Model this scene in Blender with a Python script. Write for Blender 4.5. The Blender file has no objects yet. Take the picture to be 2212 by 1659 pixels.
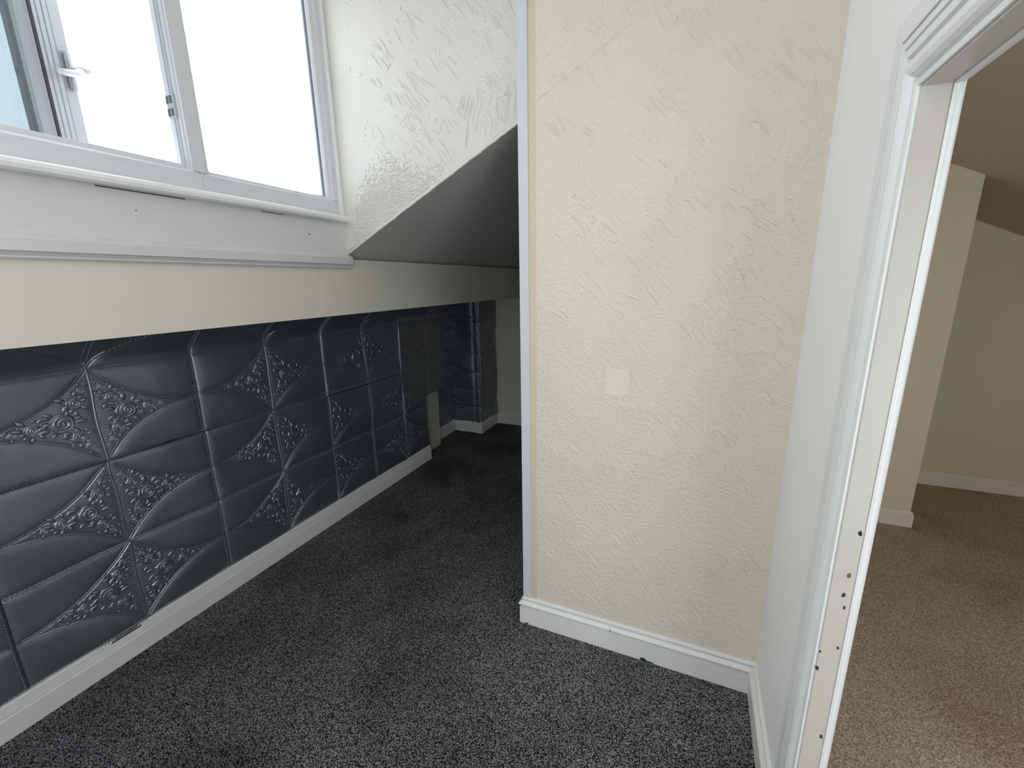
import bpy, bmesh, math, random
import numpy as np
from mathutils import Vector, Matrix

random.seed(7)
rng = np.random.default_rng(11)
sc = bpy.context.scene
C = sc.collection

# ------------------------------------------------------------------ camera
H = 1.6
YAW, PITCH, ROLL, FPX = -0.41020, 0.23483, -0.01721, 918.84
cd = bpy.data.cameras.new('camera'); cam = bpy.data.objects.new('camera', cd); C.objects.link(cam)
cd.sensor_fit = 'HORIZONTAL'; cd.sensor_width = 36.0; cd.lens = FPX / 2212 * 36.0
cd.clip_start = 0.02; cd.clip_end = 200
fw = Vector((math.sin(YAW)*math.cos(PITCH), math.cos(YAW)*math.cos(PITCH), -math.sin(PITCH)))
rt0 = Vector((math.cos(YAW), -math.sin(YAW), 0)); up0 = rt0.cross(fw)
rt = rt0*math.cos(ROLL) + up0*math.sin(ROLL); up = up0*math.cos(ROLL) - rt0*math.sin(ROLL)
M = Matrix((rt, up, -fw)).transposed().to_4x4(); M.translation = (0, 0, H)
cam.matrix_world = M
sc.camera = cam

# ------------------------------------------------------------------ sky and exposure
SKY = 3.0
w = bpy.data.worlds.new('overcast_sky'); sc.world = w; w.use_nodes = True
nt = w.node_tree; nt.nodes.clear()
out = nt.nodes.new('ShaderNodeOutputWorld'); bg = nt.nodes.new('ShaderNodeBackground')
bg.inputs['Color'].default_value = (0.90, 0.955, 1.0, 1); bg.inputs['Strength'].default_value = SKY
nt.links.new(bg.outputs[0], out.inputs['Surface'])
vs = sc.view_settings
sc.display_settings.display_device = 'sRGB'
vs.view_transform = 'Standard'; vs.look = 'None'; vs.gamma = 1.0; vs.use_curve_mapping = False
vs.exposure = 0.5

def portal(name, loc, sx, sy, direction):
    l = bpy.data.lights.new(name, 'AREA'); l.shape = 'RECTANGLE'; l.size = sx; l.size_y = sy
    l.cycles.is_portal = True
    o = bpy.data.objects.new(name, l); C.objects.link(o); o.location = loc
    o.rotation_euler = Vector(direction).to_track_quat('-Z', 'Y').to_euler()
    return o

# ------------------------------------------------------------------ dimensions (metres)
XL, XW, XD = -2.21, -1.62, 0.316          # panelled knee wall, window plane, door wall
YB, YP, YC, YF = -3.2, 1.62, 1.70, 4.31   # back wall, partition, dormer cheek, far wall
ZC = 3.0                                  # dormer ceiling
ZS = 1.745                                # where the roof slope meets the fascia
SL = 0.49                                 # roof slope
ZB = 1.455                                # lower edge of fascia
portal('window_portal', (XW-0.11, 0.49, 2.46), 2.42, 0.98, (1, 0, 0))
portal('rear_fill_portal', (XW-0.11, -1.835, 1.50), 1.83, 2.5, (1, 0, 0))  # tall unseen opening behind the camera, added as low fill light
portal('ceiling_fill_portal', (-0.5, -0.5, ZC+0.05), 0.9, 0.8, (0, 0, -1))  # ceiling opening out of view, added to fill floor and partition
portal('side_fill_portal', (XD+0.04, -1.15, 1.55), 1.2, 1.3, (-1, 0, 0))  # unseen opening in the right wall, added to light the panels
YE = -0.3                                 # near end of the adjoining room
portal('far_room_portal', (1.5, YE-0.02, 1.15), 1.7, 1.3, (0, 1, 0))

# ------------------------------------------------------------------ materials
MATS = {}
def nodes(m):
    return m.node_tree.nodes, m.node_tree.links
def mat(name, col, rough=0.6, spec=0.5, bump=None, var=0.0, var_scale=2.0, col2=None):
    """bump: list of (scale, strength, distance, detail)"""
    m = bpy.data.materials.new(name); m.use_nodes = True
    N, L = nodes(m); b = N['Principled BSDF']
    b.inputs['Base Color'].default_value = (*col, 1); b.inputs['Roughness'].default_value = rough
    b.inputs['Specular IOR Level'].default_value = spec
    t = N.new('ShaderNodeTexCoord')
    if var > 0 or col2:
        n = N.new('ShaderNodeTexNoise'); n.inputs['Scale'].default_value = var_scale; n.inputs['Detail'].default_value = 5
        L.new(t.outputs['Object'], n.inputs['Vector'])
        r = N.new('ShaderNodeValToRGB'); r.color_ramp.elements[0].position = 0.3; r.color_ramp.elements[1].position = 0.7
        c2 = col2 if col2 else tuple(c*(1-var) for c in col)
        r.color_ramp.elements[0].color = (*c2, 1); r.color_ramp.elements[1].color = (*col, 1)
        L.new(n.outputs['Fac'], r.inputs[0]); L.new(r.outputs[0], b.inputs['Base Color'])
    last = None
    for (s, st, d, det) in (bump or []):
        n = N.new('ShaderNodeTexNoise'); n.inputs['Scale'].default_value = s; n.inputs['Detail'].default_value = det
        L.new(t.outputs['Object'], n.inputs['Vector'])
        bp = N.new('ShaderNodeBump'); bp.inputs['Strength'].default_value = st; bp.inputs['Distance'].default_value = d
        L.new(n.outputs['Fac'], bp.inputs['Height'])
        if last: L.new(last.outputs[0], bp.inputs['Normal'])
        last = bp
    if last: L.new(last.outputs[0], b.inputs['Normal'])
    MATS[name] = m
    return m

mat('cream_artex', (0.785, 0.715, 0.605), 0.55, 0.35, [(48, 0.55, 0.007, 3), (130, 1.0, 0.0045, 3)], 0.05, 3)
mat('cheek_artex', (0.715, 0.69, 0.645), 0.6, 0.3, [(60, 0.25, 0.003, 3), (170, 0.45, 0.002, 2)], 0.04, 3)
mat('cream_plaster', (0.73, 0.685, 0.60), 0.6, 0.3, [(9, 0.3, 0.006, 4), (220, 0.12, 0.001, 2)], 0.05, 2)
mat('white_wall', (0.92, 0.915, 0.90), 0.5, 0.35, [(120, 0.12, 0.001, 3), (14, 0.12, 0.003, 3)], 0.03, 3)
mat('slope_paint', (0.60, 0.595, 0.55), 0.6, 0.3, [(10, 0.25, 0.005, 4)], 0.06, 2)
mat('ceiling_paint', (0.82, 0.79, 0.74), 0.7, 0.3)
mat('white_gloss', (0.83, 0.83, 0.825), 0.32, 0.5, [(70, 0.10, 0.001, 3)], 0.03, 6)
mat('skirting_paint', (0.80, 0.795, 0.77), 0.36, 0.45, [(60, 0.10, 0.001, 3)], 0.05, 5)
mat('old_trim_paint', (0.68, 0.675, 0.665), 0.45, 0.4, [(45, 0.3, 0.002, 5)], 0.05, 8)
mat('apron_paint', (0.70, 0.695, 0.685), 0.45, 0.4, [(6, 0.15, 0.004, 3)], 0.05, 3)
mat('upvc', (0.69, 0.705, 0.735), 0.28, 0.5, None, 0.02, 5)
mat('upvc_grey', (0.56, 0.58, 0.60), 0.35, 0.5)
mat('gasket_grey', (0.10, 0.11, 0.13), 0.6, 0.3)
mat('sash_dimmed', (0.33, 0.345, 0.37), 0.35, 0.5)  # white sash plastic greyed in colour to offset the overbright sky light
mat('rubber', (0.02, 0.022, 0.03), 0.6, 0.3)
mat('steel', (0.45, 0.47, 0.50), 0.35, 0.6)
mat('dark_steel', (0.10, 0.11, 0.13), 0.4, 0.5)
mat('panel_foam', (0.30, 0.33, 0.38), 0.42, 0.5, [(380, 0.45, 0.0012, 2), (7, 0.30, 0.014, 2)], 0.18, 4)
MATS['panel_foam'].node_tree.nodes['Principled BSDF'].inputs['Metallic'].default_value = 0.85
mat('panel_relief', (0.31, 0.335, 0.375), 0.33, 0.5)
MATS['panel_relief'].node_tree.nodes['Principled BSDF'].inputs['Metallic'].default_value = 0.85
mat('plaster_raw', (0.66, 0.60, 0.51), 0.8, 0.2, [(60, 0.2, 0.002, 3)], 0.1, 12)
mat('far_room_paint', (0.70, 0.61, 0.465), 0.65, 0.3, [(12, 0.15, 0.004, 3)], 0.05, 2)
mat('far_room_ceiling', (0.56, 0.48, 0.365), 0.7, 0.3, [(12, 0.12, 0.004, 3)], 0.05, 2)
mat('far_room_skirting', (0.74, 0.68, 0.57), 0.45, 0.4)
mat('chip_green', (0.03, 0.05, 0.035), 0.7, 0.2)
mat('chip_wood', (0.20, 0.10, 0.055), 0.7, 0.2)
mat('lining_paint', (0.55, 0.515, 0.475), 0.35, 0.45, [(40, 0.25, 0.002, 4)], 0.06, 6)
mat('tan_band', (0.68, 0.585, 0.45), 0.5, 0.3, [(80, 0.2, 0.001, 3)])
mat('cream_smooth', (0.785, 0.725, 0.625), 0.55, 0.3, [(90, 0.3, 0.002, 3)])
mat('bead_paint', (0.66, 0.67, 0.70), 0.45, 0.4, [(60, 0.2, 0.001, 3)], 0.04, 9)
mat('hole_dark', (0.03, 0.028, 0.025), 0.9, 0.1)

def glass(name, tint, tmix):
    m = bpy.data.materials.new(name); m.use_nodes = True
    N, L = nodes(m); N.clear()
    o = N.new('ShaderNodeOutputMaterial'); mix = N.new('ShaderNodeMixShader'); lw = N.new('ShaderNodeLayerWeight'); lw.inputs['Blend'].default_value = 0.5
    pw5 = N.new('ShaderNodeMath'); pw5.operation = 'POWER'; pw5.inputs[1].default_value = 5.0
    fr = N.new('ShaderNodeMath'); fr.operation = 'MULTIPLY_ADD'; fr.inputs[1].default_value = 0.9; fr.inputs[2].default_value = 0.04
    L.new(lw.outputs['Facing'], pw5.inputs[0]); L.new(pw5.outputs[0], fr.inputs[0])
    tr = N.new('ShaderNodeBsdfTransparent'); tr.inputs[0].default_value = (*tint, 1)
    gl = N.new('ShaderNodeBsdfGlossy'); gl.inputs['Roughness'].default_value = 0.02
    L.new(fr.outputs[0], mix.inputs[0]); L.new(tr.outputs[0], mix.inputs[1]); L.new(gl.outputs[0], mix.inputs[2])
    L.new(mix.outputs[0], o.inputs[0])
    MATS[name] = m
glass('pane_glass', (0.97, 0.985, 0.985), 0)
glass('dimmed_glass', (0.40, 0.435, 0.45), 0)  # bluish casement pane, tint darkened to dim the overbright sky behind it

def carpet(name, dark, light, fleck_scale, lo, hi, stain, stain_scale, stain_lo, stain_hi, bump=0.6, grain=0.3):
    m = bpy.data.materials.new(name); m.use_nodes = True
    N, L = nodes(m); b = N['Principled BSDF']; b.inputs['Roughness'].default_value = 0.95
    b.inputs['Specular IOR Level'].default_value = 0.1
    t = N.new('ShaderNodeTexCoord')
    n = N.new('ShaderNodeTexNoise'); n.inputs['Scale'].default_value = fleck_scale; n.inputs['Detail'].default_value = 2.0
    L.new(t.outputs['Object'], n.inputs['Vector'])
    r = N.new('ShaderNodeValToRGB')
    r.color_ramp.elements[0].position = lo; r.color_ramp.elements[1].position = hi
    r.color_ramp.elements[0].color = (*dark, 1); r.color_ramp.elements[1].color = (*light, 1)
    vo = N.new('ShaderNodeTexVoronoi'); vo.inputs['Scale'].default_value = fleck_scale*1.25
    L.new(t.outputs['Object'], vo.inputs['Vector'])
    sp = N.new('ShaderNodeSeparateColor'); L.new(vo.outputs['Color'], sp.inputs[0])
    av = N.new('ShaderNodeMix'); av.data_type = 'FLOAT'; av.inputs[0].default_value = grain
    L.new(n.outputs['Fac'], av.inputs[2]); L.new(sp.outputs[0], av.inputs[3])
    L.new(av.outputs[0], r.inputs[0])
    s = N.new('ShaderNodeTexNoise'); s.inputs['Scale'].default_value = stain_scale; s.inputs['Detail'].default_value = 4
    s.inputs['Distortion'].default_value = 0.4
    L.new(t.outputs['Object'], s.inputs['Vector'])
    r2 = N.new('ShaderNodeValToRGB'); r2.color_ramp.elements[0].position = stain_lo; r2.color_ramp.elements[1].position = stain_hi
    r2.color_ramp.elements[0].color = (*stain, 1); r2.color_ramp.elements[1].color = (1, 1, 1, 1)
    L.new(s.outputs['Fac'], r2.inputs[0])
    mx = N.new('ShaderNodeMix'); mx.data_type = 'RGBA'; mx.blend_type = 'MULTIPLY'; mx.inputs[0].default_value = 1
    L.new(r.outputs[0], mx.inputs[6]); L.new(r2.outputs[0], mx.inputs[7]); L.new(mx.outputs[2], b.inputs['Base Color'])
    bp = N.new('ShaderNodeBump'); bp.inputs['Strength'].default_value = bump; bp.inputs['Distance'].default_value = 0.006
    L.new(av.outputs[0], bp.inputs['Height']); L.new(bp.outputs[0], b.inputs['Normal'])
    MATS[name] = m
carpet('charcoal_carpet', (0.008, 0.008, 0.010), (0.36, 0.36, 0.38), 225, 0.43, 0.66, (0.55, 0.53, 0.53), 1.9, 0.30, 0.55, 1.0)
carpet('brown_carpet', (0.25, 0.185, 0.135), (0.68, 0.555, 0.445), 190, 0.34, 0.68, (0.80, 0.75, 0.70), 2.0, 0.32, 0.52)

# ------------------------------------------------------------------ helpers
def obj(name, me, m=None, parent=None, smooth=False):
    if isinstance(me, bmesh.types.BMesh):
        bm = me; me = bpy.data.meshes.new(name); bm.normal_update(); bm.to_mesh(me); bm.free()
    o = bpy.data.objects.new(name, me); C.objects.link(o)
    if m and not me.materials: me.materials.append(MATS[m])
    if smooth: me.shade_smooth()
    if parent is not None: o.parent = parent
    return o
def tag(o, label=None, cat=None, kind=None, group=None):
    if label: o['label'] = label
    if cat: o['category'] = cat
    if kind: o['kind'] = kind
    if group: o['group'] = group
    return o
def struct(name, me, m, label, cat, smooth=False):
    return tag(obj(name, me, m, None, smooth), label, cat, 'structure')
def empty(name, loc, label, cat, kind=None):
    o = bpy.data.objects.new(name, None); C.objects.link(o); o.location = loc
    o.empty_display_size = 0.1
    return tag(o, label, cat, kind)
def box(bm, a, b):
    x0, y0, z0 = a; x1, y1, z1 = b
    v = [bm.verts.new(p) for p in ((x0,y0,z0),(x1,y0,z0),(x1,y1,z0),(x0,y1,z0),(x0,y0,z1),(x1,y0,z1),(x1,y1,z1),(x0,y1,z1))]
    for f in ((3,2,1,0),(4,5,6,7),(0,1,5,4),(1,2,6,5),(2,3,7,6),(3,0,4,7)): bm.faces.new([v[i] for i in f])
def boxes(*bs, bevel=0):
    bm = bmesh.new()
    for a, b in bs: box(bm, a, b)
    if bevel: bmesh.ops.bevel(bm, geom=bm.edges[:], offset=bevel, segments=2, affect='EDGES', profile=0.5)
    return bm
def prism(poly, axis, a, b):
    """extrude a 2-D polygon along an axis; poly coords are the two other axes in xyz order"""
    bm = bmesh.new()
    def P(q, t):
        q = list(q); q.insert(axis, t); return bm.verts.new(q)
    lo = [P(q, a) for q in poly]; hi = [P(q, b) for q in poly]
    n = len(poly)
    bm.faces.new(lo); bm.faces.new(hi[::-1])
    for i in range(n): bm.faces.new((lo[i], hi[i], hi[(i+1) % n], lo[(i+1) % n]))
    bmesh.ops.recalc_face_normals(bm, faces=bm.faces[:])
    return bm
def stations(rows, closed=True, caps=True):
    """loft rows of equal-length profiles"""
    bm = bmesh.new(); V = [[bm.verts.new(p) for p in r] for r in rows]
    n = len(rows[0])
    for a, b in zip(V, V[1:]):
        for i in range(n if closed else n-1):
            j = (i+1) % n
            bm.faces.new((a[i], b[i], b[j], a[j]))
    if caps and closed: bm.faces.new(V[0]); bm.faces.new(V[-1][::-1])
    bmesh.ops.recalc_face_normals(bm, faces=bm.faces[:])
    return bm
def bead(w0, w1, p0, ph, n=7):
    return [(w0+(w1-w0)*(0.5-0.5*math.cos(math.pi*i/n)), p0+ph*math.sin(math.pi*i/n)) for i in range(n+1)]
def to_local(o, loc):
    """move a mesh's origin to loc (built in world coordinates)"""
    o.data.transform(Matrix.Translation(-Vector(loc))); o.location = loc

# ------------------------------------------------------------------ the shell
o = struct('floor', boxes(((-2.6, YB, -0.06), (XD+0.02, YF+0.1, 0.0))), 'charcoal_carpet',
           'charcoal grey speckled carpet covering the floor of the attic room', 'floor')
o = struct('floor_adjoining', boxes(((XD+0.02, YE, -0.06), (3.6, 4.2, 0.0))), 'brown_carpet',
           'beige brown short pile carpet seen through the doorway', 'floor')

# panelled knee wall: stepped back beyond the last panel, with an open bare patch near the floor
XN = -2.225
YR = -0.36                                # the panelled knee wall starts here
wl = struct('wall_left', boxes(((-2.6, YR, 0), (XN, 3.12, ZB+0.02)),
                               ((-2.6, 3.12, 0.61), (XN, 3.46, ZB+0.02)),
                               ((-2.6, 3.12, 0), (-2.31, 3.46, 0.61)),
                               ((-2.6, 3.46, 0), (-2.41, YF+0.1, ZB+0.02))), 'plaster_raw',
            'low left wall covered in dark embossed rose panels below the beige fascia', 'wall')
# soffit behind the fascia and the fascia itself
struct('trim_soffit', boxes(((-2.6, YR, ZB+0.003), (XW-0.02, YF+0.1, ZB+0.06))), 'cream_plaster',
       'underside of the beige boxed beam above the dark panels', 'soffit')
struct('wall_fascia', boxes(((XW-0.10, YR, ZB), (XW, YF+0.1, ZS-0.02))), 'cream_plaster',
       'long beige plaster fascia band between window trim and dark panels', 'wall')
# apron under the window
struct('wall_window', boxes(((XW-0.10, YR, ZS-0.02), (XW+0.004, YC, 1.90)),
                            ((XW-0.10, -0.92, 1.90), (XW+0.004, -0.72, ZC)),
                            ((XW-0.10, -0.72, 2.96), (XW+0.004, YC, ZC)), ((XW-0.10, -0.72, 1.70), (XW+0.004, YR, 1.90))), 'apron_paint',
       'off-white flat apron panel directly below the window sill', 'wall')
struct('wall_return', boxes(((-2.6, YR-0.06, 0), (XW, YR, 1.70)), ((XW-0.10, -0.92, 0), (XW, YR-0.06, 1.90))), 'white_wall', 'plain return wall closing the near end of the panelled knee wall', 'wall')
struct('wall_fill_opening', boxes(((XW-0.10, YB, 0), (XW, -2.75, ZC)), ((XW-0.10, -2.75, 0), (XW, -0.92, 0.25)), ((XW-0.10, -2.75, 2.75), (XW, -0.92, ZC))), 'white_wall', 'pale wall behind the camera around a tall opening added for fill light', 'wall')  # the opening itself is an added fill light source
# dormer cheek with its slanted lower edge
xr = XD
ck = struct('wall_cheek', prism([(XW-0.1, ZS-SL*0.1), (xr, ZS+SL*(xr-XW)), (xr, ZC), (XW-0.1, ZC)], 1, YC, YC+0.010),
            'cheek_artex', 'white textured dormer side wall beside the window with a diagonal lower edge', 'wall')
# roof slope behind the cheek
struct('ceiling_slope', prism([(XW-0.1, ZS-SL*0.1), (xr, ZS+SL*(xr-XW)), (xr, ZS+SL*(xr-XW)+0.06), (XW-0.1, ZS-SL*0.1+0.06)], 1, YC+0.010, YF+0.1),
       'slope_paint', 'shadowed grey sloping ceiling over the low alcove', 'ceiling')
RX0, RX1, RY0, RY1 = -0.95, -0.05, -0.9, -0.1     # unseen ceiling opening added for fill light, above and behind the camera
struct('ceiling', boxes(((XW-0.1, YB, ZC), (XD+0.035, RY0, ZC+0.06)), ((XW-0.1, RY1, ZC), (XD+0.035, YC+0.06, ZC+0.06)), ((XW-0.1, RY0, ZC), (RX0, RY1, ZC+0.06)), ((RX1, RY0, ZC), (XD+0.035, RY1, ZC+0.06))), 'ceiling_paint', 'flat pale ceiling over the dormer end of the room', 'ceiling')
struct('wall_back', boxes(((-2.6, YB-0.06, 0), (XD+0.035, YB, ZC))), 'white_wall', 'plain pale wall at the near end of the room', 'wall')
struct('wall_far', boxes(((-2.6, YF, 0), (XD, YF+0.08, 2.75))), 'cream_plaster', 'shadowed beige end wall of the low alcove', 'wall')
# boxed pillar in the alcove
pl = struct('wall_pillar', boxes(((-2.45, 3.915, 0), (-2.075, YF, ZB+0.05))), 'plaster_raw',
            'boxed corner pillar in the dark alcove wrapped in black embossed panels', 'pillar')
# partition
pw = struct('wall_partition', boxes(((-0.655, YP, 0), (XD, YC, ZC))), 'cream_artex',
            'tall cream textured partition wall between the alcove and the doorway', 'wall')
o = obj('edge_bead', boxes(((-0.662, YP-0.006, 0.135), (-0.622, YP, ZC)), bevel=0.002), 'bead_paint', pw)
o['label'] = 'narrow white painted strip down the left edge'
o = obj('edge_strip', boxes(((-0.622, YP-0.001, 0.135), (-0.594, YP+0.002, ZC))), 'tan_band', pw)  # narrow band toned a darker tan than the wall
# door wall with doorway
DY0, DY1, DZ = 0.235, 1.0, 1.905       # opening
T = 0.034
wr = struct('wall_right', boxes(((XD, YB, 0), (XD+T, -1.75, ZC)), ((XD, -0.55, 0), (XD+T, DY0, ZC)), ((XD, -1.75, 0), (XD+T, -0.55, 0.9)), ((XD, -1.75, 2.2), (XD+T, -0.55, ZC)), ((XD, DY1, 0), (XD+T, YF, ZC)), ((XD, DY0, DZ), (XD+T, DY1, ZC))),  # includes the added fill opening behind the camera
            'white_wall', 'smooth pale wall containing the open doorway', 'wall')

# the adjoining room
SX = XD+T
def zr(x): return 2.129-0.475*(x-1.358)
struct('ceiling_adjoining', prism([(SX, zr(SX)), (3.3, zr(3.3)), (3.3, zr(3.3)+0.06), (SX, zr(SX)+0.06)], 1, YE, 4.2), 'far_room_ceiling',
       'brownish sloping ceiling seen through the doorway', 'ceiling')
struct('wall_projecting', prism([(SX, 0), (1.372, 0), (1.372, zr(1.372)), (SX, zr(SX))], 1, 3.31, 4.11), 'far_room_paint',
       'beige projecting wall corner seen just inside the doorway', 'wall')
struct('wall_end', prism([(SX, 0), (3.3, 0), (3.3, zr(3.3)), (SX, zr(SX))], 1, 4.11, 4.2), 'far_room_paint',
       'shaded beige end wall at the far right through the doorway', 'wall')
struct('wall_knee', boxes(((3.0, YE, 0), (3.3, 4.11, zr(3.0)))), 'far_room_paint', 'low beige side wall of the adjoining room', 'wall')
struct('wall_entry', boxes(((SX, YE-0.06, 0), (0.65, YE, 2.55)), ((2.35, YE-0.06, 0), (3.3, YE, 1.7)), ((0.65, YE-0.06, 0), (2.35, YE, 0.5)),
                           ((0.65, YE-0.06, 1.8), (2.35, YE, 2.6))), 'far_room_paint', 'beige near wall of the adjoining room with a window opening', 'wall')

# ------------------------------------------------------------------ skirting boards
P_OGEE = [(0, 0), (0.018, 0), (0.018, 0.083), (0.015, 0.087), (0.0155, 0.092), (0.012, 0.112), (0.010, 0.127), (0.006, 0.134), (0, 0.134)]
P_TORUS = [(0, 0), (0.020, 0), (0.020, 0.086), (0.010, 0.088), (0.010, 0.093)] + \
          [(0.012+0.013*math.sin(math.pi*i/8), 0.093+0.027*i/8) for i in range(0, 9)] + \
          [(0.006, 0.121), (0.006, 0.126), (0.012, 0.127), (0.011, 0.133), (0.006, 0.136), (0, 0.137)]
P_PLAIN = [(0, 0), (0.016, 0), (0.016, 0.085), (0.012, 0.089), (0.012, 0.098), (0.007, 0.106), (0, 0.107)]
def skirting(name, path, normals, profile, m, label):
    """path: corner points; normals: outward normal for every segment; corners are mitred"""
    rows = []
    k = len(path)
    for i, p in enumerate(path):
        if i == 0: off = Vector(normals[0]+(0,))
        elif i == k-1: off = Vector(normals[-1]+(0,))
        else: off = Vector((normals[i-1][0]+normals[i][0], normals[i-1][1]+normals[i][1], 0))
        rows.append([Vector((p[0], p[1], 0))+off*d+Vector((0, 0, z)) for d, z in profile])
    o = struct(name, stations(rows), m, label, 'baseboard')
    return o
skirting('baseboard_left', [(XN, YR), (XN, 3.12)], [(1, 0)], [(d+0.014, z) if d else (0, z) for d, z in P_OGEE], 'skirting_paint',
         'long white skirting board under the dark embossed panels')
skirting('baseboard_alcove', [(-2.41, 3.46), (-2.41, 3.915), (-2.075, 3.915), (-2.075, YF), (-1.2, YF)],
         [(1, 0), (0, -1), (1, 0), (0, -1)], [(d+0.006 if d else 0, z) for d, z in P_OGEE], 'skirting_paint', 'white skirting board wrapping the pillar in the dark alcove')
skirting('baseboard_partition', [(-0.655, YC), (-0.655, YP), (XD, YP)], [(-1, 0), (0, -1)], P_TORUS, 'skirting_paint',
         'white beaded skirting board below the cream textured partition')
skirting('baseboard_right', [(XD, YP-0.021), (XD, DY1+0.155)], [(-1, 0)], P_TORUS, 'skirting_paint',
         'short white skirting board between the partition and the door frame')
skirting('baseboard_projecting', [(SX, 3.31), (1.372, 3.31), (1.372, 4.11)], [(0, -1), (1, 0)], P_PLAIN, 'far_room_skirting',
         'cream skirting board on the projecting corner through the doorway')
skirting('baseboard_end', [(1.39, 4.11), (3.0, 4.11)], [(0, -1)], P_PLAIN, 'far_room_skirting',
         'cream skirting board along the far end wall through the doorway')

# ------------------------------------------------------------------ mouldings under the window
def mould(name, prof, x, y0, y1, z, m, label):
    rows = [[(x+d, y, z+h) for d, h in prof] for y in np.linspace(y0, y1, 12)]
    return struct(name, stations(rows), m, label, 'trim')
mould('trim_1', [(0, 0), (0.010, 0), (0.014, 0.004), (0.010, 0.008), (0.012, 0.010), (0.017, 0.014), (0.013, 0.018), (0.022, 0.020), (0.022, 0.050), (0.018, 0.055), (0.006, 0.066), (0, 0.068)],
      XW, YR, 1.716, 1.680, 'old_trim_paint', 'weathered white moulding strip between window apron and beige fascia')

# ------------------------------------------------------------------ window
win = empty('window_1', (XW, 0.5, 1.90), 'white plastic dormer window with a fixed right pane and one casement standing open', 'window', 'structure')
WZ0, WZ1 = 1.945, 2.96
def wp(name, bm, m, parent=win, smooth=False):
    o = obj(name, bm, m, None, smooth)
    pw_ = parent
    base = Vector(win.location) if parent is win else Vector(win.location)+Vector(parent.location)
    o.data.transform(Matrix.Translation(-base)); o.parent = parent
    return o
XF = XW - 0.005   # inner face of the frame
fd = 0.07
YWL, YWR = -0.72, 1.70
wp('window_sill', stations([[(XW-0.02+d, y, 1.893+h) for d, h in [(0, 0), (0.050, 0), (0.058, 0.006), (0.060, 0.016), (0.056, 0.026), (0.05, 0.031), (0, 0.034)]] for y in (YWL, 1.722)]), 'white_gloss')
# outer frame: bottom rail, head, jambs
wp('bottom_rail', prism([(XF-fd, 1.915), (XF, 1.915), (XF, 1.984), (XF-0.006, 1.991), (XF-fd, 1.991)], 1, YWL, YWR), 'upvc')
wp('rebate_lip', boxes(((XF-fd, 0.139, 1.99), (XF-0.030, 1.027, 2.012)), bevel=0.002), 'upvc')
wp('outer_lip', boxes(((XF-0.078, 1.634, 1.97), (XF-0.046, 1.66, 2.92)), bevel=0.002), 'upvc')
wp('head_rail', boxes(((XF-fd, YWL, 2.90), (XF, YWR, 2.97))), 'upvc')
wp('jamb', prism([(XF-fd, 1.70), (XF, 1.70), (XF, 1.660), (XF-0.008, 1.650), (XF-0.008, 1.642), (XF-fd, 1.642)], 2, 1.99, 2.92), 'upvc')
wp('jamb', boxes(((XF-fd, YWL, 1.99), (XF, YWL+0.055, 2.92)), bevel=0.003), 'upvc')
wp('cover_strip', boxes(((XF-0.01, 1.684, 1.927), (XF+0.018, 1.7005, 2.96)), bevel=0.003), 'white_gloss')
for yy in (1.030, 0.085):
    w_ = wp('mullion', prism([(XF-fd, yy-0.004), (XF-0.012, yy-0.004), (XF-0.012, yy), (XF, yy), (XF, yy+0.042), (XF-0.006, yy+0.053), (XF-fd, yy+0.053)], 2, 1.99, 2.92), 'upvc')
# mitre lines at the foot of the mullion
wp('mitre_joint', boxes(((XF-0.001, 1.0545, 1.936), (XF+0.0006, 1.0560, 1.972))), 'upvc_grey')
for (ya, za, yb, zb_) in ((1.030, 2.006, 1.055, 1.972), (1.083, 2.000, 1.055, 1.972)):
    bm = bmesh.new(); d = Vector((0, yb-ya, zb_-za)).normalized(); n = Vector((0, -d.z, d.y))*0.0008
    a = Vector((XF+0.0006, ya, za)); b = Vector((XF+0.0006, yb, zb_)); th = Vector((-0.002, 0, 0))
    rows = [[a+n, a-n, a-n+th, a+n+th], [b+n, b-n, b-n+th, b+n+th]]
    wp('mitre_joint', stations(rows), 'upvc_grey')
# reveal seals on the left flank of the mullion and the lock keep
for dx in (0.026, 0.040):
    wp('seal', boxes(((XF-dx-0.004, 1.0215, 2.006), (XF-dx, 1.0265, 2.9))), 'upvc_grey')
kp = wp('lock_keep', boxes(((XF-0.060, 1.0185, 2.155), (XF-0.022, 1.026, 2.225)), bevel=0.002), 'steel')
for (dx, z0, z1) in ((0.052, 2.160, 2.182), (0.052, 2.198, 2.220), (0.034, 2.160, 2.182), (0.034, 2.198, 2.220)):
    wp('keep_slot', boxes(((XF-dx-0.006, 1.0165, z0), (XF-dx+0.004, 1.0186, z1))), 'dark_steel', kp)
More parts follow.
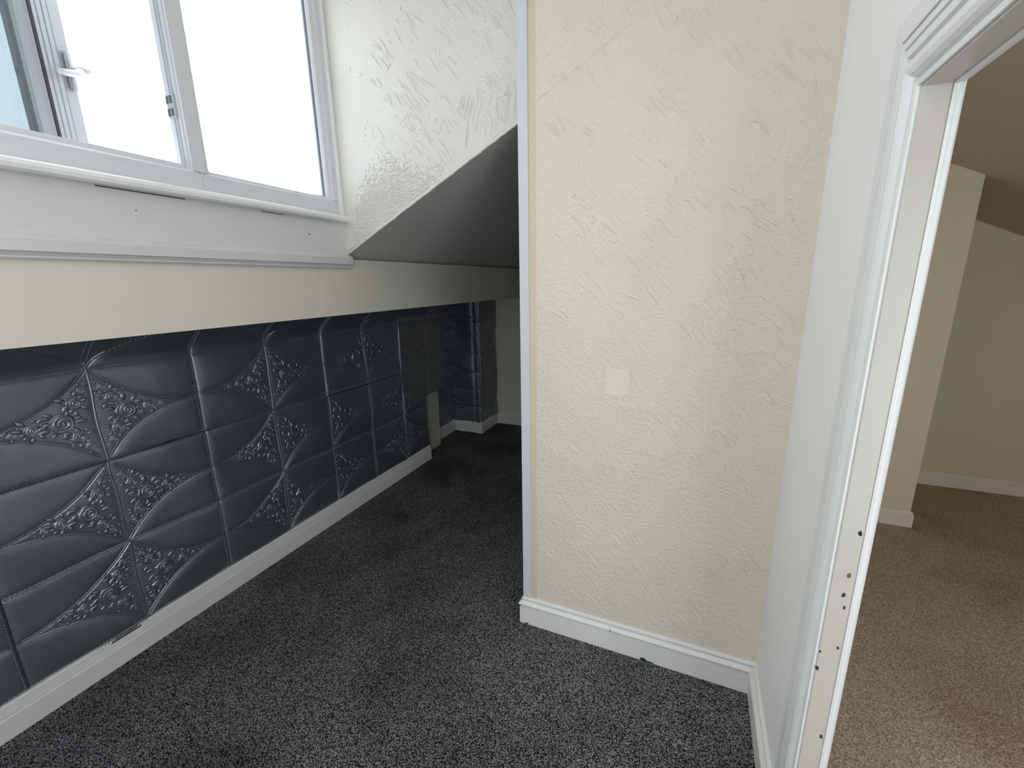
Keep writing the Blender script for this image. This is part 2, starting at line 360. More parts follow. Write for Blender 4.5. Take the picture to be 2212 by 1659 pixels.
# glazing beads round the fixed right pane and the left pane
def beads(y0, y1, z0, z1):
    b_ = 0.016
    pts = [(y0, z0), (y1, z0), (y1, z1), (y0, z1)]
    inn = [(y0+b_, z0+b_), (y1-b_, z0+b_), (y1-b_, z1-b_), (y0+b_, z1-b_)]
    for i in range(4):
        j = (i+1) % 4
        r = []
        for k in (i, j):
            (oy, oz), (iy, iz) = pts[k], inn[k]
            my, mz = (oy*0.45+iy*0.55), (oz*0.45+iz*0.55)
            r.append([(XF-0.036, oy, oz), (XF-0.006, oy, oz), (XF-0.010, my, mz), (XF-0.022, iy, iz), (XF-0.036, iy, iz)])
        wp('glazing_bead', stations(r), 'upvc')
        r = []
        for k in (i, j):
            (iy, iz) = inn[k]; sy = 1 if iy < (y0+y1)/2 else -1; sz = 1 if iz < (z0+z1)/2 else -1
            r.append([(XF-0.034, iy, iz), (XF-0.024, iy, iz), (XF-0.026, iy+sy*0.0022, iz+sz*0.0022), (XF-0.034, iy+sy*0.0022, iz+sz*0.0022)])
        wp('gasket', stations(r), 'gasket_grey')
    wp('pane', boxes(((XF-0.044, y0+0.004, z0+0.004), (XF-0.038, y1-0.004, z1-0.004))), 'pane_glass')
beads(1.079, 1.646, 1.990, 2.905)
beads(YWL+0.05, 0.087, 1.990, 2.905)
# the open casement: hinged on its left stile, swung outwards
TH = math.radians(24)
SW = 0.885
hinge = Vector((XF-0.060, 0.145, 0))
sash = bpy.data.objects.new('casement', None); C.objects.link(sash); sash.parent = win
sash.location = hinge + Vector((0, 0, 2.0)) - Vector(win.location)
sash.rotation_euler = (0, 0, TH)
sash.empty_display_size = 0.05
def sp(name, bm, m, smooth=False):
    o = obj(name, bm, m, sash, smooth); return o
# local: y along the sash from hinge, x inwards, z up (0 = sash foot)
SH = 0.90
def stile(y0, y1, flip):
    s = -1 if flip else 1
    e = y1 if not flip else y0      # free outer edge
    g = y0 if not flip else y1      # glass edge
    prof = [(-0.055, g), (-0.012, g), (-0.006, g+s*0.022), (0.0, g+s*0.032), (-0.004, g+s*0.034), (-0.004, g+s*0.044), (0.0, g+s*0.046), (0.0, g+s*0.058), (-0.004, g+s*0.061), (0.0, g+s*0.064),
            (0.0, g+s*0.078), (-0.004, g+s*0.081), (0.0, g+s*0.084), (0.0, g+s*0.098), (-0.005, g+s*0.101), (-0.003, g+s*0.106), (-0.003, e-s*0.004), (-0.008, e), (-0.055, e)]
    return prism(prof, 2, 0, SH)
sp('sash_stile', stile(SW-0.150, SW, False), 'sash_dimmed')
sp('sash_stile', stile(0, 0.150, True), 'sash_dimmed')
sp('sash_gasket', boxes(((-0.010, SW-0.1165, 0.0), (0.0015, SW-0.106, SH))), 'rubber')
sp('sash_rail', boxes(((-0.055, 0.148, 0), (0, SW-0.148, 0.07)), bevel=0.003), 'sash_dimmed')
sp('sash_rail', boxes(((-0.055, 0.148, SH-0.07), (0, SW-0.148, SH)), bevel=0.003), 'sash_dimmed')
sp('sash_pane', boxes(((-0.034, 0.146, 0.066), (-0.026, SW-0.146, SH-0.066))), 'dimmed_glass')
# handle on the free stile
hp = bmesh.new()
box(hp, (0.0, SW-0.034, 0.265), (0.011, SW-0.010, 0.385)); bmesh.ops.bevel(hp, geom=hp.edges[:], offset=0.004, segments=2, affect='EDGES')
sp('handle_plate', hp, 'sash_dimmed', True)
def tube(pts, rad, n=10):
    bm = bmesh.new(); rows = []
    pts = [Vector(p) for p in pts]
    for i, p in enumerate(pts):
        t = (pts[min(i+1, len(pts)-1)]-pts[max(i-1, 0)]).normalized()
        a = t.orthogonal().normalized(); b = t.cross(a)
        if i: # keep frames aligned
            a = (pa - t*pa.dot(t)).normalized(); b = t.cross(a)
        pa = a
        r = rad[i] if isinstance(rad, (list, tuple)) else rad
        rows.append([p+a*math.cos(k*2*math.pi/n)*r+b*math.sin(k*2*math.pi/n)*r for k in range(n)])
    return stations(rows)
sp('handle_lever', tube([(0.008, SW-0.022, 0.325), (0.030, SW-0.020, 0.325), (0.042, SW-0.026, 0.318), (0.046, SW-0.05, 0.306), (0.044, SW-0.085, 0.296), (0.042, SW-0.112, 0.292)],
                        [0.013, 0.013, 0.013, 0.011, 0.010, 0.008]), 'upvc_grey', True)
sp('handle_lock', tube([(0.034, SW-0.022, 0.325), (0.040, SW+0.006, 0.336), (0.042, SW+0.018, 0.340)], [0.012, 0.012, 0.009]), 'upvc_grey', True)
sp('handle_key', tube([(0.042, SW+0.018, 0.340), (0.043, SW+0.026, 0.343)], [0.006, 0.006], 8), 'steel', True)

# ------------------------------------------------------------------ door frame
door = empty('door_1', (XD, (DY0+DY1)/2, 0), 'white painted door frame with chipped edges around the open doorway', 'door frame', 'structure')
def dp(name, bm, m, parent=door, smooth=False):
    o = obj(name, bm, m, None, smooth); o.data.transform(Matrix.Translation(-Vector(door.location))); o.parent = parent; return o
PC = [(0, 0), (0, 0.011), (0.008, 0.013), (0.010, 0.002), (0.016, 0.002)] + bead(0.017, 0.054, 0.004, 0.018) + \
     [(0.056, 0.001), (0.062, 0.001), (0.064, 0.013), (0.076, 0.015), (0.078, 0.002), (0.083, 0.002), (0.085, 0.013), (0.096, 0.014), (0.097, 0.001), (0.103, 0.001), (0.104, 0.013), (0.147, 0.011), (0.152, 0.0)]
def casing(x, s, prof):
    # two legs and a mitred head
    rows = lambda pts: [[(x-s*p, y+sy*wd, z+sz*wd) for wd, p in prof] for (y, z, sy, sz) in pts]
    dp('casing_leg', stations(rows([(DY1, 0, 1, 0), (DY1, DZ, 1, 1)])), 'white_gloss')
    dp('casing_leg', stations(rows([(DY0, 0, -1, 0), (DY0, DZ, -1, 1)])), 'white_gloss')
    dp('casing_head', stations(rows([(DY1, DZ, 1, 1), (DY0, DZ, -1, 1)])), 'white_gloss')
casing(XD, 1, PC)
PC2 = [(-0.006, 0), (-0.008, 0.004), (-0.004, 0.006), (-0.004, 0.008), (-0.007, 0.012), (-0.003, 0.016), (0.06, 0.016), (0.07, 0)]
casing(XD+T, -1, PC2)
# lining (jamb boards)
dp('lining', boxes(((XD-0.006, DY1-0.004, 0), (XD+T, DY1+0.0, DZ)), bevel=0.0012), 'lining_paint')
dp('lining', boxes(((XD-0.006, DY0-0.0, 0), (XD+T, DY0+0.004, DZ)), bevel=0.0012), 'lining_paint')
dp('lining', boxes(((XD-0.006, DY0+0.004, DZ-0.004), (XD+T, DY1-0.004, DZ)), bevel=0.0012), 'lining_paint')
# paint chips, where the photograph shows them: (x, y, z, size, material)
def chip(x, y, z, s, m, normal):
    bm = bmesh.new(); n = Vector(normal); a = n.orthogonal().normalized(); 
    a = Vector((0, 0, 1)); b = n.cross(a)
    k = 7; c = Vector((x, y, z)); top = []; bot = []
    for i in range(k):
        r = s*random.uniform(0.55, 1.1); th = 2*math.pi*i/k
        p = c+a*math.sin(th)*r*1.3+b*math.cos(th)*r*0.8
        top.append(bm.verts.new(p+n*0.0006)); bot.append(bm.verts.new(p-n*0.001))
    bm.faces.new(top); bm.faces.new(bot[::-1])
    for i in range(k): bm.faces.new((top[i], bot[i], bot[(i+1) % k], top[(i+1) % k]))
    bmesh.ops.recalc_face_normals(bm, faces=bm.faces[:])
    return bm
for (x, z, s, m) in ((0.342, 1.085, 0.006, 'hole_dark'), (0.338, 0.985, 0.006, 'chip_wood'), (0.334, 0.935, 0.005, 'chip_green'), (0.340, 0.905, 0.004, 'chip_green'),
                     (0.342, 0.80, 0.004, 'chip_green'), (0.343, 0.55, 0.005, 'chip_green'), (0.312, 0.735, 0.005, 'chip_green'), (0.312, 0.40, 0.006, 'chip_green'), (0.312, 0.78, 0.003, 'chip_green')):
    dp('paint_chip', chip(x, DY1-0.0045, z, s, m, (0, -1, 0)), m)
for (w_, z, s, m) in ((0.062, 1.725, 0.006, 'chip_wood'), (0.040, 1.125, 0.006, 'chip_green'), (0.030, 0.62, 0.004, 'chip_wood')):
    dp('paint_chip', chip(XD-0.0135, DY1+w_, z, s, m, (-1, 0, 0)), m)

# ------------------------------------------------------------------ embossed wall panels
A, B = 0.3875, 0.385           # half star period, row height
SAG = B/2; RR = (A*A+SAG*SAG)/(2*SAG)
def arc_h(x):                  # lens half height at distance x from lens centre
    return np.sqrt(np.maximum(RR*RR-x*x, 0))-(RR-SAG)
def rose_mesh():
    nr, na = 12, 28
    V = [(0, 0, 0.46)]; F = []
    for i in range(1, nr+1):
        r = i/nr
        for k in range(na):
            th = 2*math.pi*k/na
            lob = 1+0.09*math.cos(5*th+0.6)*max(0, r-0.3)
            sp_ = (3.1*r+th/(2*math.pi)) % 1.0
            petal = sp_ if sp_ < 0.8 else (1-sp_)*4
            h = 0.42*(1-r**2.4)*0.6+0.34*petal*(1-0.25*r)
            if i == nr: h = -0.05
            V.append((r*lob*math.cos(th), r*lob*math.sin(th), h))
    for k in range(na): F.append((0, 1+k, 1+(k+1) % na))
    for i in range(nr-1):
        for k in range(na):
            a = 1+i*na+k; b = 1+i*na+(k+1) % na
            F.append((a, a+na, b+na, b))
    me = bpy.data.meshes.new('rose'); me.from_pydata(V, [], F); me.materials.append(MATS['panel_relief']); me.shade_smooth()
    return me
ROSE = rose_mesh()
def leaf_geo(V, F, x, y, ang, L, Wd, h):
    c, s = math.cos(ang), math.sin(ang); b0 = len(V)
    prof = [(0, 0), (0.25, 0.8), (0.5, 1.0), (0.78, 0.6), (1.0, 0.0)]
    for t, wv in prof:
        for q, hh in ((-1, 0.0), (-0.5, 0.9), (0, 0.55), (0.5, 0.9), (1, 0.0)):
            lx = t*L; ly = q*wv*Wd*0.5
            V.append((x+c*lx-s*ly, y+s*lx+c*ly, h*hh*math.sin(math.pi*min(max(t, 0.05), 0.95))+ (0.0005)))
    for i in range(4):
        for j in range(4):
            a = b0+i*5+j; F.append((a, a+5, a+6, a+1))
RS = [(0.102, 0.0, 0.040), (0.060, 0.066, 0.027), (0.034, 0.112, 0.017), (0.064, -0.068, 0.026), (0.038, -0.113, 0.018), (0.184, -0.001, 0.025), (0.234, -0.002, 0.015)]
def leaf_mesh(side, seed):
    r_ = random.Random(seed); V = []; F = []
    for (u, v, R) in RS:
        n = 11 if R > 0.03 else (8 if R > 0.02 else 5)
        for k in range(n):
            th = 2*math.pi*(k+r_.uniform(-0.3, 0.3))/n
            L = r_.uniform(0.7, 1.15)*(0.036 if R > 0.03 else 0.029 if R > 0.02 else 0.018)
            leaf_geo(V, F, side*(u+math.cos(th)*R*0.95), v+math.sin(th)*R*0.95, th+r_.uniform(-0.5, 0.5) if side > 0 else math.pi-th+r_.uniform(-0.5, 0.5), L, L*0.5, 0.0060)
            if side < 0: pass
    for i in range(6):
        t = i/6
        leaf_geo(V, F, side*(0.245+0.07*t), 0.006*(-1)**i*(1-t), (0.5*(-1)**i) if side > 0 else math.pi-0.5*(-1)**i, 0.014*(1-0.6*t), 0.007*(1-0.6*t), 0.003)
    for sg in (1, -1):
        for i in range(4):
            t = i/4
            leaf_geo(V, F, side*(0.024-0.010*t), sg*(0.130+0.035*t), sg*math.pi/2+0.6*(-1)**i, 0.013*(1-0.5*t), 0.007*(1-0.5*t), 0.003)
    me = bpy.data.meshes.new('leaf_spray'); me.from_pydata(V, [], F); me.materials.append(MATS['panel_relief']); me.shade_smooth()
    return me
LEAF = {1: leaf_mesh(1, 3), -1: leaf_mesh(-1, 5)}

def lines_dist(u, v, us, vs_):
    """distances: to grid lines and to arcs; and whether inside a lens"""
    pu = (u-us) % (2*A); x = np.abs(pu-A)              # distance from lens centre (non-star column)
    pv = (v-vs_+B/2) % B-B/2                           # distance from row line
    dcol = np.minimum(np.minimum(pu, 2*A-pu), x)       # both star and plain columns
    drow = np.abs(pv)
    hh = arc_h(x)
    slope = x/np.sqrt(np.maximum(RR*RR-x*x, 1e-6))
    darc = np.abs(hh-drow)/np.sqrt(1+slope**2)
    return dcol, drow, darc, drow < hh
def panel(origin, udir, u0, u1, v0, v1, us, vs_, parent, bend=None, seed=0, wob=0.0045, roses=True, detail=0.0065):
    """a moulded foam sheet; u along the wall, v up; pattern phase us (star column), vs_ (row line); bend = v where the sheet turns out over the eaves"""
    u_ = Vector(udir); v_ = Vector((0, 0, 1)); n_ = u_.cross(v_)
    nu = max(8, int((u1-u0)/detail)); nv = max(8, int((v1-v0)/detail))
    U, Vv = np.meshgrid(np.linspace(u0, u1, nu+1), np.linspace(v0, v1, nv+1))
    r_ = np.random.default_rng(seed)
    ph = r_.uniform(0, 6.28, 8)
    def wobble(U, V):
        return wob*(np.sin(7.1*U+ph[0]+1.5*np.sin(5*V+ph[1]))+0.7*np.sin(11*V+ph[2]+np.sin(6*U+ph[3]))+0.5*np.sin(17*U+9*V+ph[4]))
    def side(U, V):
        return 0.0035*np.sin(9*V+ph[5])+0.002*np.sin(23*V+ph[6]), 0.0035*np.sin(8*U+ph[7])
    def surf(U, V):
        dc, dr, da, ins = lines_dist(U, V, us, vs_)
        d = np.minimum(np.minimum(dc, dr), da)
        puff = np.where(ins, 0.0075, 0.003)*(1-np.exp(-d/0.014))
        groove = -0.0025*np.exp(-(np.minimum(dc, dr)/0.004)**2)
        return puff+groove
    def place(U, V, Hh):
        U = np.asarray(U, float); V = np.asarray(V, float); Hh = np.asarray(Hh, float)
        su, sv = side(U, V)
        ends = np.minimum(1, np.minimum(np.minimum(U-u0, u1-U), np.minimum(V-v0, v1-V))/0.05).clip(0, 1)
        X = U+su*ends; Y = V+sv*ends; Z = Hh+wobble(U, V)+0.013
        if bend is not None:
            t = np.maximum(V-bend, 0); k = np.minimum(t/0.05, 1)
            a = math.radians(48)*k
            off = np.where(t < 0.05, t*np.sin(a/2), 0.05*math.sin(math.radians(24))+(t-0.05)*math.sin(math.radians(48)))
            rise = np.where(t < 0.05, t*np.cos(a/2), 0.05*math.cos(math.radians(24))+(t-0.05)*math.cos(math.radians(48)))
            Y = np.where(t > 0, (bend+sv*ends)+rise-Hh*np.sin(a)*1.0, Y); Z = np.where(t > 0, Z+off-Hh*(1-np.cos(a)), Z)
        return np.stack([X, Y, Z], -1)
    G = place(U, Vv, surf(U, Vv)).reshape(-1, 3)
    idx = np.arange((nu+1)*(nv+1)).reshape(nv+1, nu+1)
    F = np.stack([idx[:-1, :-1], idx[:-1, 1:], idx[1:, 1:], idx[1:, :-1]], -1).reshape(-1, 4)
    rim = np.concatenate([idx[0, :], idx[1:, -1], idx[-1, -2::-1], idx[-2:0:-1, 0]])
    back = G[rim].copy(); back[:, 2] -= 0.010
    base = len(G); allv = np.concatenate([G, back])
    nrim = len(rim); k = np.arange(nrim); j = (k+1) % nrim
    RF = np.stack([rim[k], base+k, base+j, rim[j]], -1)
    me = bpy.data.meshes.new('wall_panel')
    c0 = np.array([u0, v0, 0.0])
    me.from_pydata((allv-c0).tolist(), [], np.concatenate([F, RF]).tolist())
    me.materials.append(MATS['panel_foam']); me.shade_smooth()
    o = bpy.data.objects.new('wall_panel', me); C.objects.link(o)
    R = Matrix((u_, v_, n_)).transposed().to_4x4()
    R.translation = Vector(origin)+u_*u0+v_*v0
    o.parent = parent; o.matrix_world = R
    def child(name, V, F, kind=None, m='panel_relief'):
        me = bpy.data.meshes.new(name); me.from_pydata((np.asarray(V)-c0).tolist(), [], F); me.materials.append(MATS[m]); me.shade_smooth()
        ch = bpy.data.objects.new(name, me); C.objects.link(ch); ch.parent = o
        if kind: ch['kind'] = kind
        return ch
    # piping along the arcs
    pr = [(-0.0085, -0.001), (-0.0070, 0.0030), (-0.0048, 0.0032), (-0.0035, 0.0006), (0.0035, 0.0006), (0.0048, 0.0032), (0.0070, 0.0030), (0.0085, -0.001)]
    SV = []; SF = []
    def dash(u, v, du, dv, L, wd, h):
        n = math.hypot(du, dv); du, dv = du/n, dv/n; b0 = len(SV)
        for (a, q, z) in ((-1, -1, -.3), (1, -1, -.3), (1, 1, -.3), (-1, 1, -.3), (-.7, -.5, 1), (.7, -.5, 1), (.7, .5, 1), (-.7, .5, 1)):
            SV.append((u+du*a*L/2-dv*q*wd/2, v+dv*a*L/2+du*q*wd/2, z*h))
        for f in ((4, 5, 6, 7), (0, 1, 5, 4), (1, 2, 6, 5), (2, 3, 7, 6), (3, 0, 4, 7)): SF.append(tuple(b0+i for i in f))
    kmin = math.floor((v0-vs_)/B)-1; kmax = math.ceil((v1-vs_)/B)+1
    jmin = math.floor((u0-us)/(2*A))-1; jmax = math.ceil((u1-us)/(2*A))+1
    def inside(u, v, m=0.006): return u0+m <= u <= u1-m and v0+m <= v <= v1-m
    for k in range(kmin, kmax+1):
        vr = vs_+k*B
        for jj in range(jmin, jmax+1):
            uc = us+A+jj*2*A
            for sgn in (1, -1):
                for half in (1, -1):
                    pts = []
                    for x in np.linspace(0.004, A-0.004, 26):
                        uu = uc+half*x; vv = vr+sgn*float(arc_h(x))
                        if inside(uu, vv, 0.010) and (bend is None or vv < bend+0.07): pts.append((uu, vv, half*1.0, -sgn*x/math.sqrt(RR*RR-x*x)))
                    if len(pts) < 4: continue
                    V = []; F_ = []
                    for (uu, vv, tu, tv) in pts:
                        n = math.hypot(tu, tv); nu_, nv_ = -tv/n, tu/n
                        for (q, hh) in pr: V.append((uu+nu_*q, vv+nv_*q, hh))
                    V = np.array(V); P3 = place(V[:, 0], V[:, 1], V[:, 2]+0.0012)
                    np_ = len(pr)
                    for i in range(len(pts)-1):
                        for q in range(np_-1):
                            a = i*np_+q
                            F_.append((a, a+np_, a+np_+1, a+1) if half < 0 else (a, a+1, a+np_+1, a+np_))
                    F_ = [f[::-1] for f in F_]
                    child('piping', P3, F_)
                    for x in np.arange(0.02, A-0.02, 0.0155):
                        uu = uc+half*x; vv = vr+sgn*float(arc_h(x))
                        if inside(uu, vv, 0.012): dash(uu, vv, 1.0*half, -sgn*x/math.sqrt(RR*RR-x*x), 0.008, 0.0028, 0.0032)
        # welt and stitches along rows
        if v0+0.01 < vr < v1-0.01 and (bend is None or vr < bend):
            V = []; F_ = []; uus = np.linspace(u0+0.004, u1-0.004, max(6, int((u1-u0)/0.02)))
            for uu in uus:
                for q, hh in ((-0.0045, -0.0015), (-0.0025, 0.0024), (0.0025, 0.0024), (0.0045, -0.0015)): V.append((uu, vr+q, hh))
            for i in range(len(uus)-1):
                for q in range(3):
                    a = i*4+q; F_.append((a, a+4, a+5, a+1))
            V = np.array(V); child('welt', place(V[:, 0], V[:, 1], V[:, 2]), F_)
        if v0-0.004 <= vr <= v1+0.004:
            for off in (0.0065, -0.0065):
                for uu in np.arange(u0+0.012, u1-0.008, 0.0125):
                    if inside(uu, vr+off, 0.003): dash(uu, vr+off, 1, 0, 0.0075, 0.0026, 0.0036)
    for jj in range(2*jmin, 2*jmax+1):
        uc = us+jj*A
        for off in (0.009, -0.009):
            for vv in np.arange(v0+0.012, v1-0.008, 0.0125):
                if inside(uc+off, vv, 0.003): dash(uc+off, vv, 0, 1, 0.0075, 0.0026, 0.0036)
        # raised welt on the columns
        if u0+0.02 < uc < u1-0.02:
            V = []; F_ = []; vvs = np.linspace(v0+0.004, (v1 if bend is None else bend+0.02)-0.004, max(6, int((v1-v0)/0.02)))
            for vv in vvs:
                for q, hh in ((-0.0055, -0.0015), (-0.0035, 0.0022), (0.0035, 0.0022), (0.0055, -0.0015)): V.append((uc+q, vv, hh))
            for i in range(len(vvs)-1):
                for q in range(3):
                    a = i*4+q; F_.append((a, a+1, a+5, a+4))
            V = np.array(V); child('welt', place(V[:, 0], V[:, 1], V[:, 2]), F_)
    if SV:
        S = np.array(SV); dc, dr, da, ins = lines_dist(S[:, 0], S[:, 1], us, vs_)
        d = np.minimum(dc, dr); base_h = np.where(d < 0.011, np.where(ins, 0.0075, 0.003)*(1-np.exp(-np.minimum(d, da)/0.014)), 0)
        child('stitching', place(S[:, 0], S[:, 1], S[:, 2]+base_h), SF, 'stuff')
    if roses:
        for k in range(kmin, kmax+1):
            vm = vs_+(k+0.5)*B
            if vm-0.14 < v0 or vm+0.14 > v1 or (bend is not None and vm+0.15 > bend): continue
            for jj in range(jmin, jmax+1):
                uc = us+jj*2*A
                for sgn in (1, -1):
                    if not (inside(uc+sgn*0.02, vm) and inside(uc+sgn*0.15, vm)): continue
                    if not inside(uc+sgn*0.30, vm): continue
                    for (ru, rv, rr) in RS:
                        hz = float(surf(np.array(uc+sgn*ru), np.array(vm+rv)))
                        p = place(uc+sgn*ru, vm+rv, hz-0.001)-c0
                        ro = bpy.data.objects.new('rose', ROSE); C.objects.link(ro); ro.parent = o
                        ro.location = p; ro.scale = (rr, rr, rr*0.70); ro.rotation_euler = (0, 0, random.uniform(0, 6.28))
                    p = place(uc, vm, 0.0040)-c0
                    hz = place(uc+sgn*0.1, vm, 0.0040)-c0
                    lo = bpy.data.objects.new('leaf_spray', LEAF[sgn]); C.objects.link(lo); lo.parent = o
                    lo.location = (p[0], p[1], (p[2]+hz[2])/2); lo['kind'] = 'stuff'
    return o
org = (XN, 0, 0)
US, VS = 0.8475, 0.135       # a star column and a row line
Yd = (0, 1, 0)
lab = []
def L_(o, t): o['label'] = t
cols = [(-0.315, 0.460), (0.460, 1.235), (1.235, 2.010)]
sd = 1
for (a, b) in cols:
    panel(org, Yd, a, b, 0.118, 0.9045, US, VS, wl, seed=sd); sd += 1
    panel(org, Yd, a, b, 0.9045, 1.495, US, VS, wl, bend=1.30, seed=sd); sd += 1
# beyond the seam: upper sheets carry on, lower sheets are shifted half a pattern and hang a little low
panel(org, Yd, 2.010, 2.79, 0.888, 1.495, US, VS, wl, bend=1.30, seed=31)
panel(org, Yd, 2.79, 3.455, 0.615, 1.495, US, VS, wl, bend=1.30, seed=32)
panel(org, Yd, 2.019, 2.790, 0.118, 0.883, US+A, VS-0.005, wl, seed=33)
panel(org, Yd, 2.790, 3.118, 0.118, 0.615, US+A, VS-0.005, wl, seed=34)
# strip behind the recess and the pillar wrap
panel((-2.41, 0, 0), Yd, 3.48, 3.90, 0.13, 1.45, US+0.1, VS, wl, seed=35, detail=0.012)
panel((0, 3.915, 0), (1, 0, 0), -2.405, -2.072, 0.118, 0.30, -2.52, 0.10, pl, seed=36, detail=0.010)
panel((0, 3.915, 0), (1, 0, 0), -2.405, -2.072, 0.303, 1.21, -2.52, 0.10, pl, seed=37, detail=0.010)
panel((0, 3.915, 0), (1, 0, 0), -2.405, -2.072, 1.213, 1.45, -2.52, 0.10, pl, seed=38, detail=0.010)
panel((-2.075, 0, 0), Yd, 3.905, 4.29, 0.118, 1.21, 3.78, 0.10, pl, seed=39, detail=0.010)
panel((-2.075, 0, 0), Yd, 3.905, 4.29, 1.213, 1.45, 3.78, 0.10, pl, seed=40, detail=0.010)

# ------------------------------------------------------------------ hand-worked plaster relief
def strokes(region, n, ang, spread, parent, y, m, seed, lmin=0.025, lmax=0.10, hook=0.35, wd=0.0016):
    """diagonal tooling ridges on a wall that faces -Y; region(x, z) -> bool"""
    r_ = random.Random(seed); V = []; F = []
    x0, x1, z0, z1, test = region
    cnt = 0; tries = 0
    while cnt < n and tries < n*20:
        tries += 1
        cx, cz = r_.uniform(x0, x1), r_.uniform(z0, z1)
        fam = r_.randint(1, 5); gap = r_.uniform(0.016, 0.034); th = math.radians(ang+r_.gauss(0, spread))
        for f in range(fam):
            t0 = th+r_.gauss(0, 0.07)
            px = cx+math.cos(th+1.57)*gap*f+r_.uniform(-.012, .012); pz = cz+math.sin(th+1.57)*gap*f+r_.uniform(-.02, .02)
            Ln = r_.uniform(lmin, lmax); ns = 7; pts = []; a = t0; hk = r_.random() < hook
            for i in range(ns+1):
                pts.append((px, pz)); a2 = a+r_.gauss(0, 0.10)
                if hk and i < 2: a2 = a+(2-i)*0.7
                px += math.cos(a2)*Ln/ns; pz += math.sin(a2)*Ln/ns
            if not all(test(*p) for p in pts): continue
            cnt += 1
            b0 = len(V); w0 = wd*r_.uniform(0.6, 1.25); hmax = w0*r_.uniform(1.0, 1.7)
            for i, (qx, qz) in enumerate(pts):
                j = min(i+1, ns); jm = max(i-1, 0)
                tx, tz = pts[j][0]-pts[jm][0], pts[j][1]-pts[jm][1]; ln = math.hypot(tx, tz) or 1
                nx, nz_ = -tz/ln, tx/ln
                e = (1-abs(2*i/ns-1)**3)*r_.uniform(0.7, 1.15)
                ww = w0*(0.35+0.65*e)
                for q, hh in ((-1.6, -0.15), (-0.6, 0.75), (0.2, 1.0), (1.0, -0.15)):
                    V.append((qx+nx*q*ww, y-hmax*hh*(0.15+0.85*e)+(0 if hh > 0 else 0.0003), qz+nz_*q*ww))
            for i in range(ns):
                for q in range(3):
                    k = b0+i*4+q; F.append((k, k+4, k+5, k+1))
    me = bpy.data.meshes.new('plaster_strokes'); me.from_pydata(V, [], F); me.shade_smooth()
    o = obj('plaster_strokes', me, m, parent); o['kind'] = 'stuff'
    return o
inP = lambda x, z: -0.585 < x < 0.300 and 0.15 < z < 2.98
strokes((-0.58, 0.3, 0.15, 2.98, inP), 520, -50, 7, pw, YP, 'cream_artex', 21, wd=0.0025)
strokes((-0.58, 0.3, 0.15, 2.98, inP), 420, -72, 40, pw, YP, 'cream_artex', 22, 0.010, 0.035, 0.7, 0.0019)
inC = lambda x, z: -1.57 < x < -0.67 and z > ZS+SL*(x-XW)+0.02 and z < 2.98
strokes((-1.5, -0.67, 1.8, 2.98, lambda x, z: inC(x, z) and x > -1.45+0.1*(z-2)), 330, -50, 7, ck, YC, 'cheek_artex', 23, wd=0.0022)
strokes((-1.5, -0.67, 1.8, 2.98, inC), 130, -75, 30, ck, YC, 'cheek_artex', 24, 0.012, 0.04, 0.6, 0.0020)
strokes((-0.95, -0.70, 2.10, 2.35, inC), 26, -95, 6, ck, YC, 'cheek_artex', 25, 0.05, 0.11, 0.1, 0.0022)
# stippled patch low on the cheek
def stipple(n, parent):
    r_ = random.Random(9); V = []; F = []; cnt = 0
    while cnt < n:
        x = r_.uniform(-1.60, -1.02); z0 = ZS+SL*(x-XW)
        dz = r_.random()**0.9*0.32
        if dz > 0.26*math.exp(-((x+1.40)/0.22)**2)+0.04*r_.random()+0.02: continue
        if x < -1.57+0.2*dz: continue
        if r_.random() > min(1.0, 1.25*(1-dz/(0.26*math.exp(-((x+1.40)/0.22)**2)+0.07))): continue
        if r_.random() > min(1.0, (x+1.60)/0.12+0.15) or r_.random() > min(1.0, (-1.0-x)/0.2): continue
        z = z0+0.006+dz; R = r_.uniform(0.0020, 0.0046)*(1.0 if dz < 0.2 else 0.8); hh = R*r_.uniform(0.75, 1.15)
        b0 = len(V); el = r_.uniform(0.8, 1.5); ro = math.radians(r_.uniform(20, 50))
        V.append((x, YC-hh, z))
        for (rr, h2) in ((0.55, 0.75), (1.0, -0.1)):
            for k in range(6):
                th = 2*math.pi*k/6; lx = math.cos(th)*rr*R*el; lz = math.sin(th)*rr*R
                V.append((x+lx*math.cos(ro)-lz*math.sin(ro), YC-hh*h2, z+lx*math.sin(ro)+lz*math.cos(ro)))
        for k in range(6):
            F.append((b0, b0+1+(k+1) % 6, b0+1+k)); F.append((b0+1+k, b0+1+(k+1) % 6, b0+7+(k+1) % 6, b0+7+k))
        cnt += 1
    me = bpy.data.meshes.new('plaster_stipple'); me.from_pydata(V, [], F); me.shade_smooth()
    o = obj('plaster_stipple', me, 'cheek_artex', parent); o['kind'] = 'stuff'
stipple(3400, ck)
# the crease that runs on in the line of the roof slope, and a patched square low on the partition
def ridge(name, p, q, parent, m, wd, h, y, jit=0.0012):
    r_ = random.Random(4); V = []; F = []; n = 60
    d = Vector((q[0]-p[0], q[1]-p[1])); ln = d.length; d.normalize(); nx, nz_ = -d.y, d.x
    for i in range(n+1):
        t = i/n; j = r_.gauss(0, jit); cx = p[0]+(q[0]-p[0])*t+nx*j; cz = p[1]+(q[1]-p[1])*t+nz_*j; k = r_.uniform(0.6, 1.2)
        for s, hh in ((-2.2, -0.1), (-0.4, 0.9), (0.4, 0.6), (0.8, -0.1)):
            V.append((cx+nx*s*wd, y-h*hh*k, cz+nz_*s*wd))
    for i in range(n):
        for s in range(3):
            a = i*4+s; F.append((a, a+4, a+5, a+1))
    me = bpy.data.meshes.new(name); me.from_pydata(V, [], F); me.shade_smooth()
    return obj(name, me, m, parent)
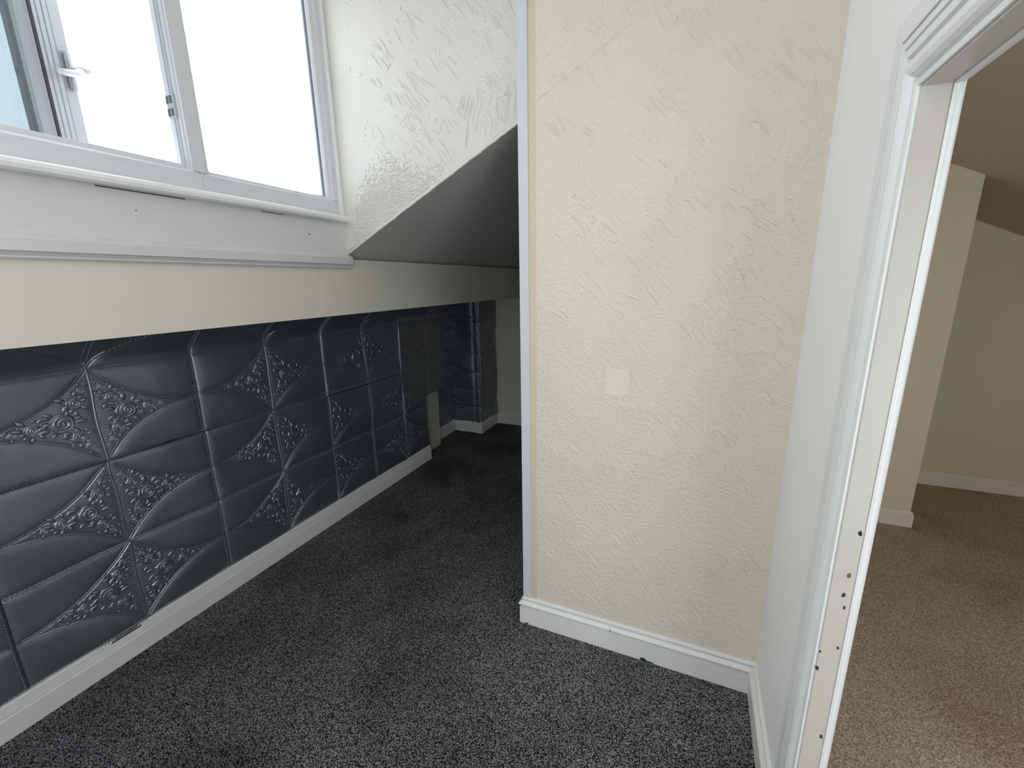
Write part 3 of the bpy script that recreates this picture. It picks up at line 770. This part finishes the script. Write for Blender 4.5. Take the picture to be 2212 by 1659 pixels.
ridge('plaster_crease', (-0.600, 2.229), (0.30, 2.70), pw, 'cream_artex', 0.0030, 0.0042, YP)
ridge('plaster_crease', (-0.575, 1.99), (-0.505, 1.995), pw, 'cream_artex', 0.0010, 0.0010, YP)
ridge('plaster_crease', (-0.500, 1.72), (-0.500, 2.07), pw, 'cream_artex', 0.0010, 0.0012, YP)
o = obj('plaster_patch', boxes(((-0.31, YP-0.0012, 1.17), (-0.22, YP+0.002, 1.27)), bevel=0.001), 'cream_smooth', pw)
# rough plaster lip along the cheek's slanted edge
def lip():
    r_ = random.Random(14); rows = []; n = 70
    for i in range(n+1):
        x = XW+0.01+(-0.655-XW-0.01)*i/n; z = ZS+SL*(x-XW)
        a = r_.uniform(0.002, 0.0065); b = r_.uniform(0.001, 0.005)
        rows.append([(x, YC-a, z+0.004), (x, YC-a*0.6, z-b), (x, YC+0.004, z-b*1.2), (x, YC+0.006, z+0.004), (x, YC-0.0005, z+0.012+b)])
    return stations(rows)
o = obj('plaster_lip', lip(), 'cheek_artex', ck, True)

# small knocks and gaps the photograph shows
bp_ = bpy.data.objects['baseboard_partition']
for (x, z, sx, sz) in ((-0.640, 0.004, 0.016, 0.006), (-0.10, 0.006, 0.020, 0.012), (-0.075, 0.003, 0.022, 0.005)):
    bm = chip(0, 0, 0, 1.0, None, (0, -1, 0))
    for v in bm.verts: v.co = Vector((x+v.co.x*sx, YP-0.0205-(0.0004 if v.co.y < 0 else -0.001), max(0.0005, z+v.co.z*sz*0.7)))
    obj('paint_chip', bm, 'chip_green', bp_)
bm = chip(-0.245, YP-0.0256, 0.1065, 0.0035, None, (0, -1, 0)); obj('paint_chip', bm, 'hole_dark', bp_)
ww_ = bpy.data.objects['wall_window']
obj('nail_hole', chip(XW+0.0045, 1.48, 1.825, 0.0042, None, (1, 0, 0)), 'hole_dark', ww_)
obj('nail_hole', chip(XW+0.0045, 0.83, 1.835, 0.002, None, (1, 0, 0)), 'hole_dark', ww_)
obj('paint_gap', boxes(((XW+0.0035, 0.74, 1.8890), (XW+0.0052, 0.98, 1.8915))), 'hole_dark', ww_)
obj('paint_gap', boxes(((XW+0.0035, 1.26, 1.8885), (XW+0.0052, 1.36, 1.8905))), 'hole_dark', ww_)
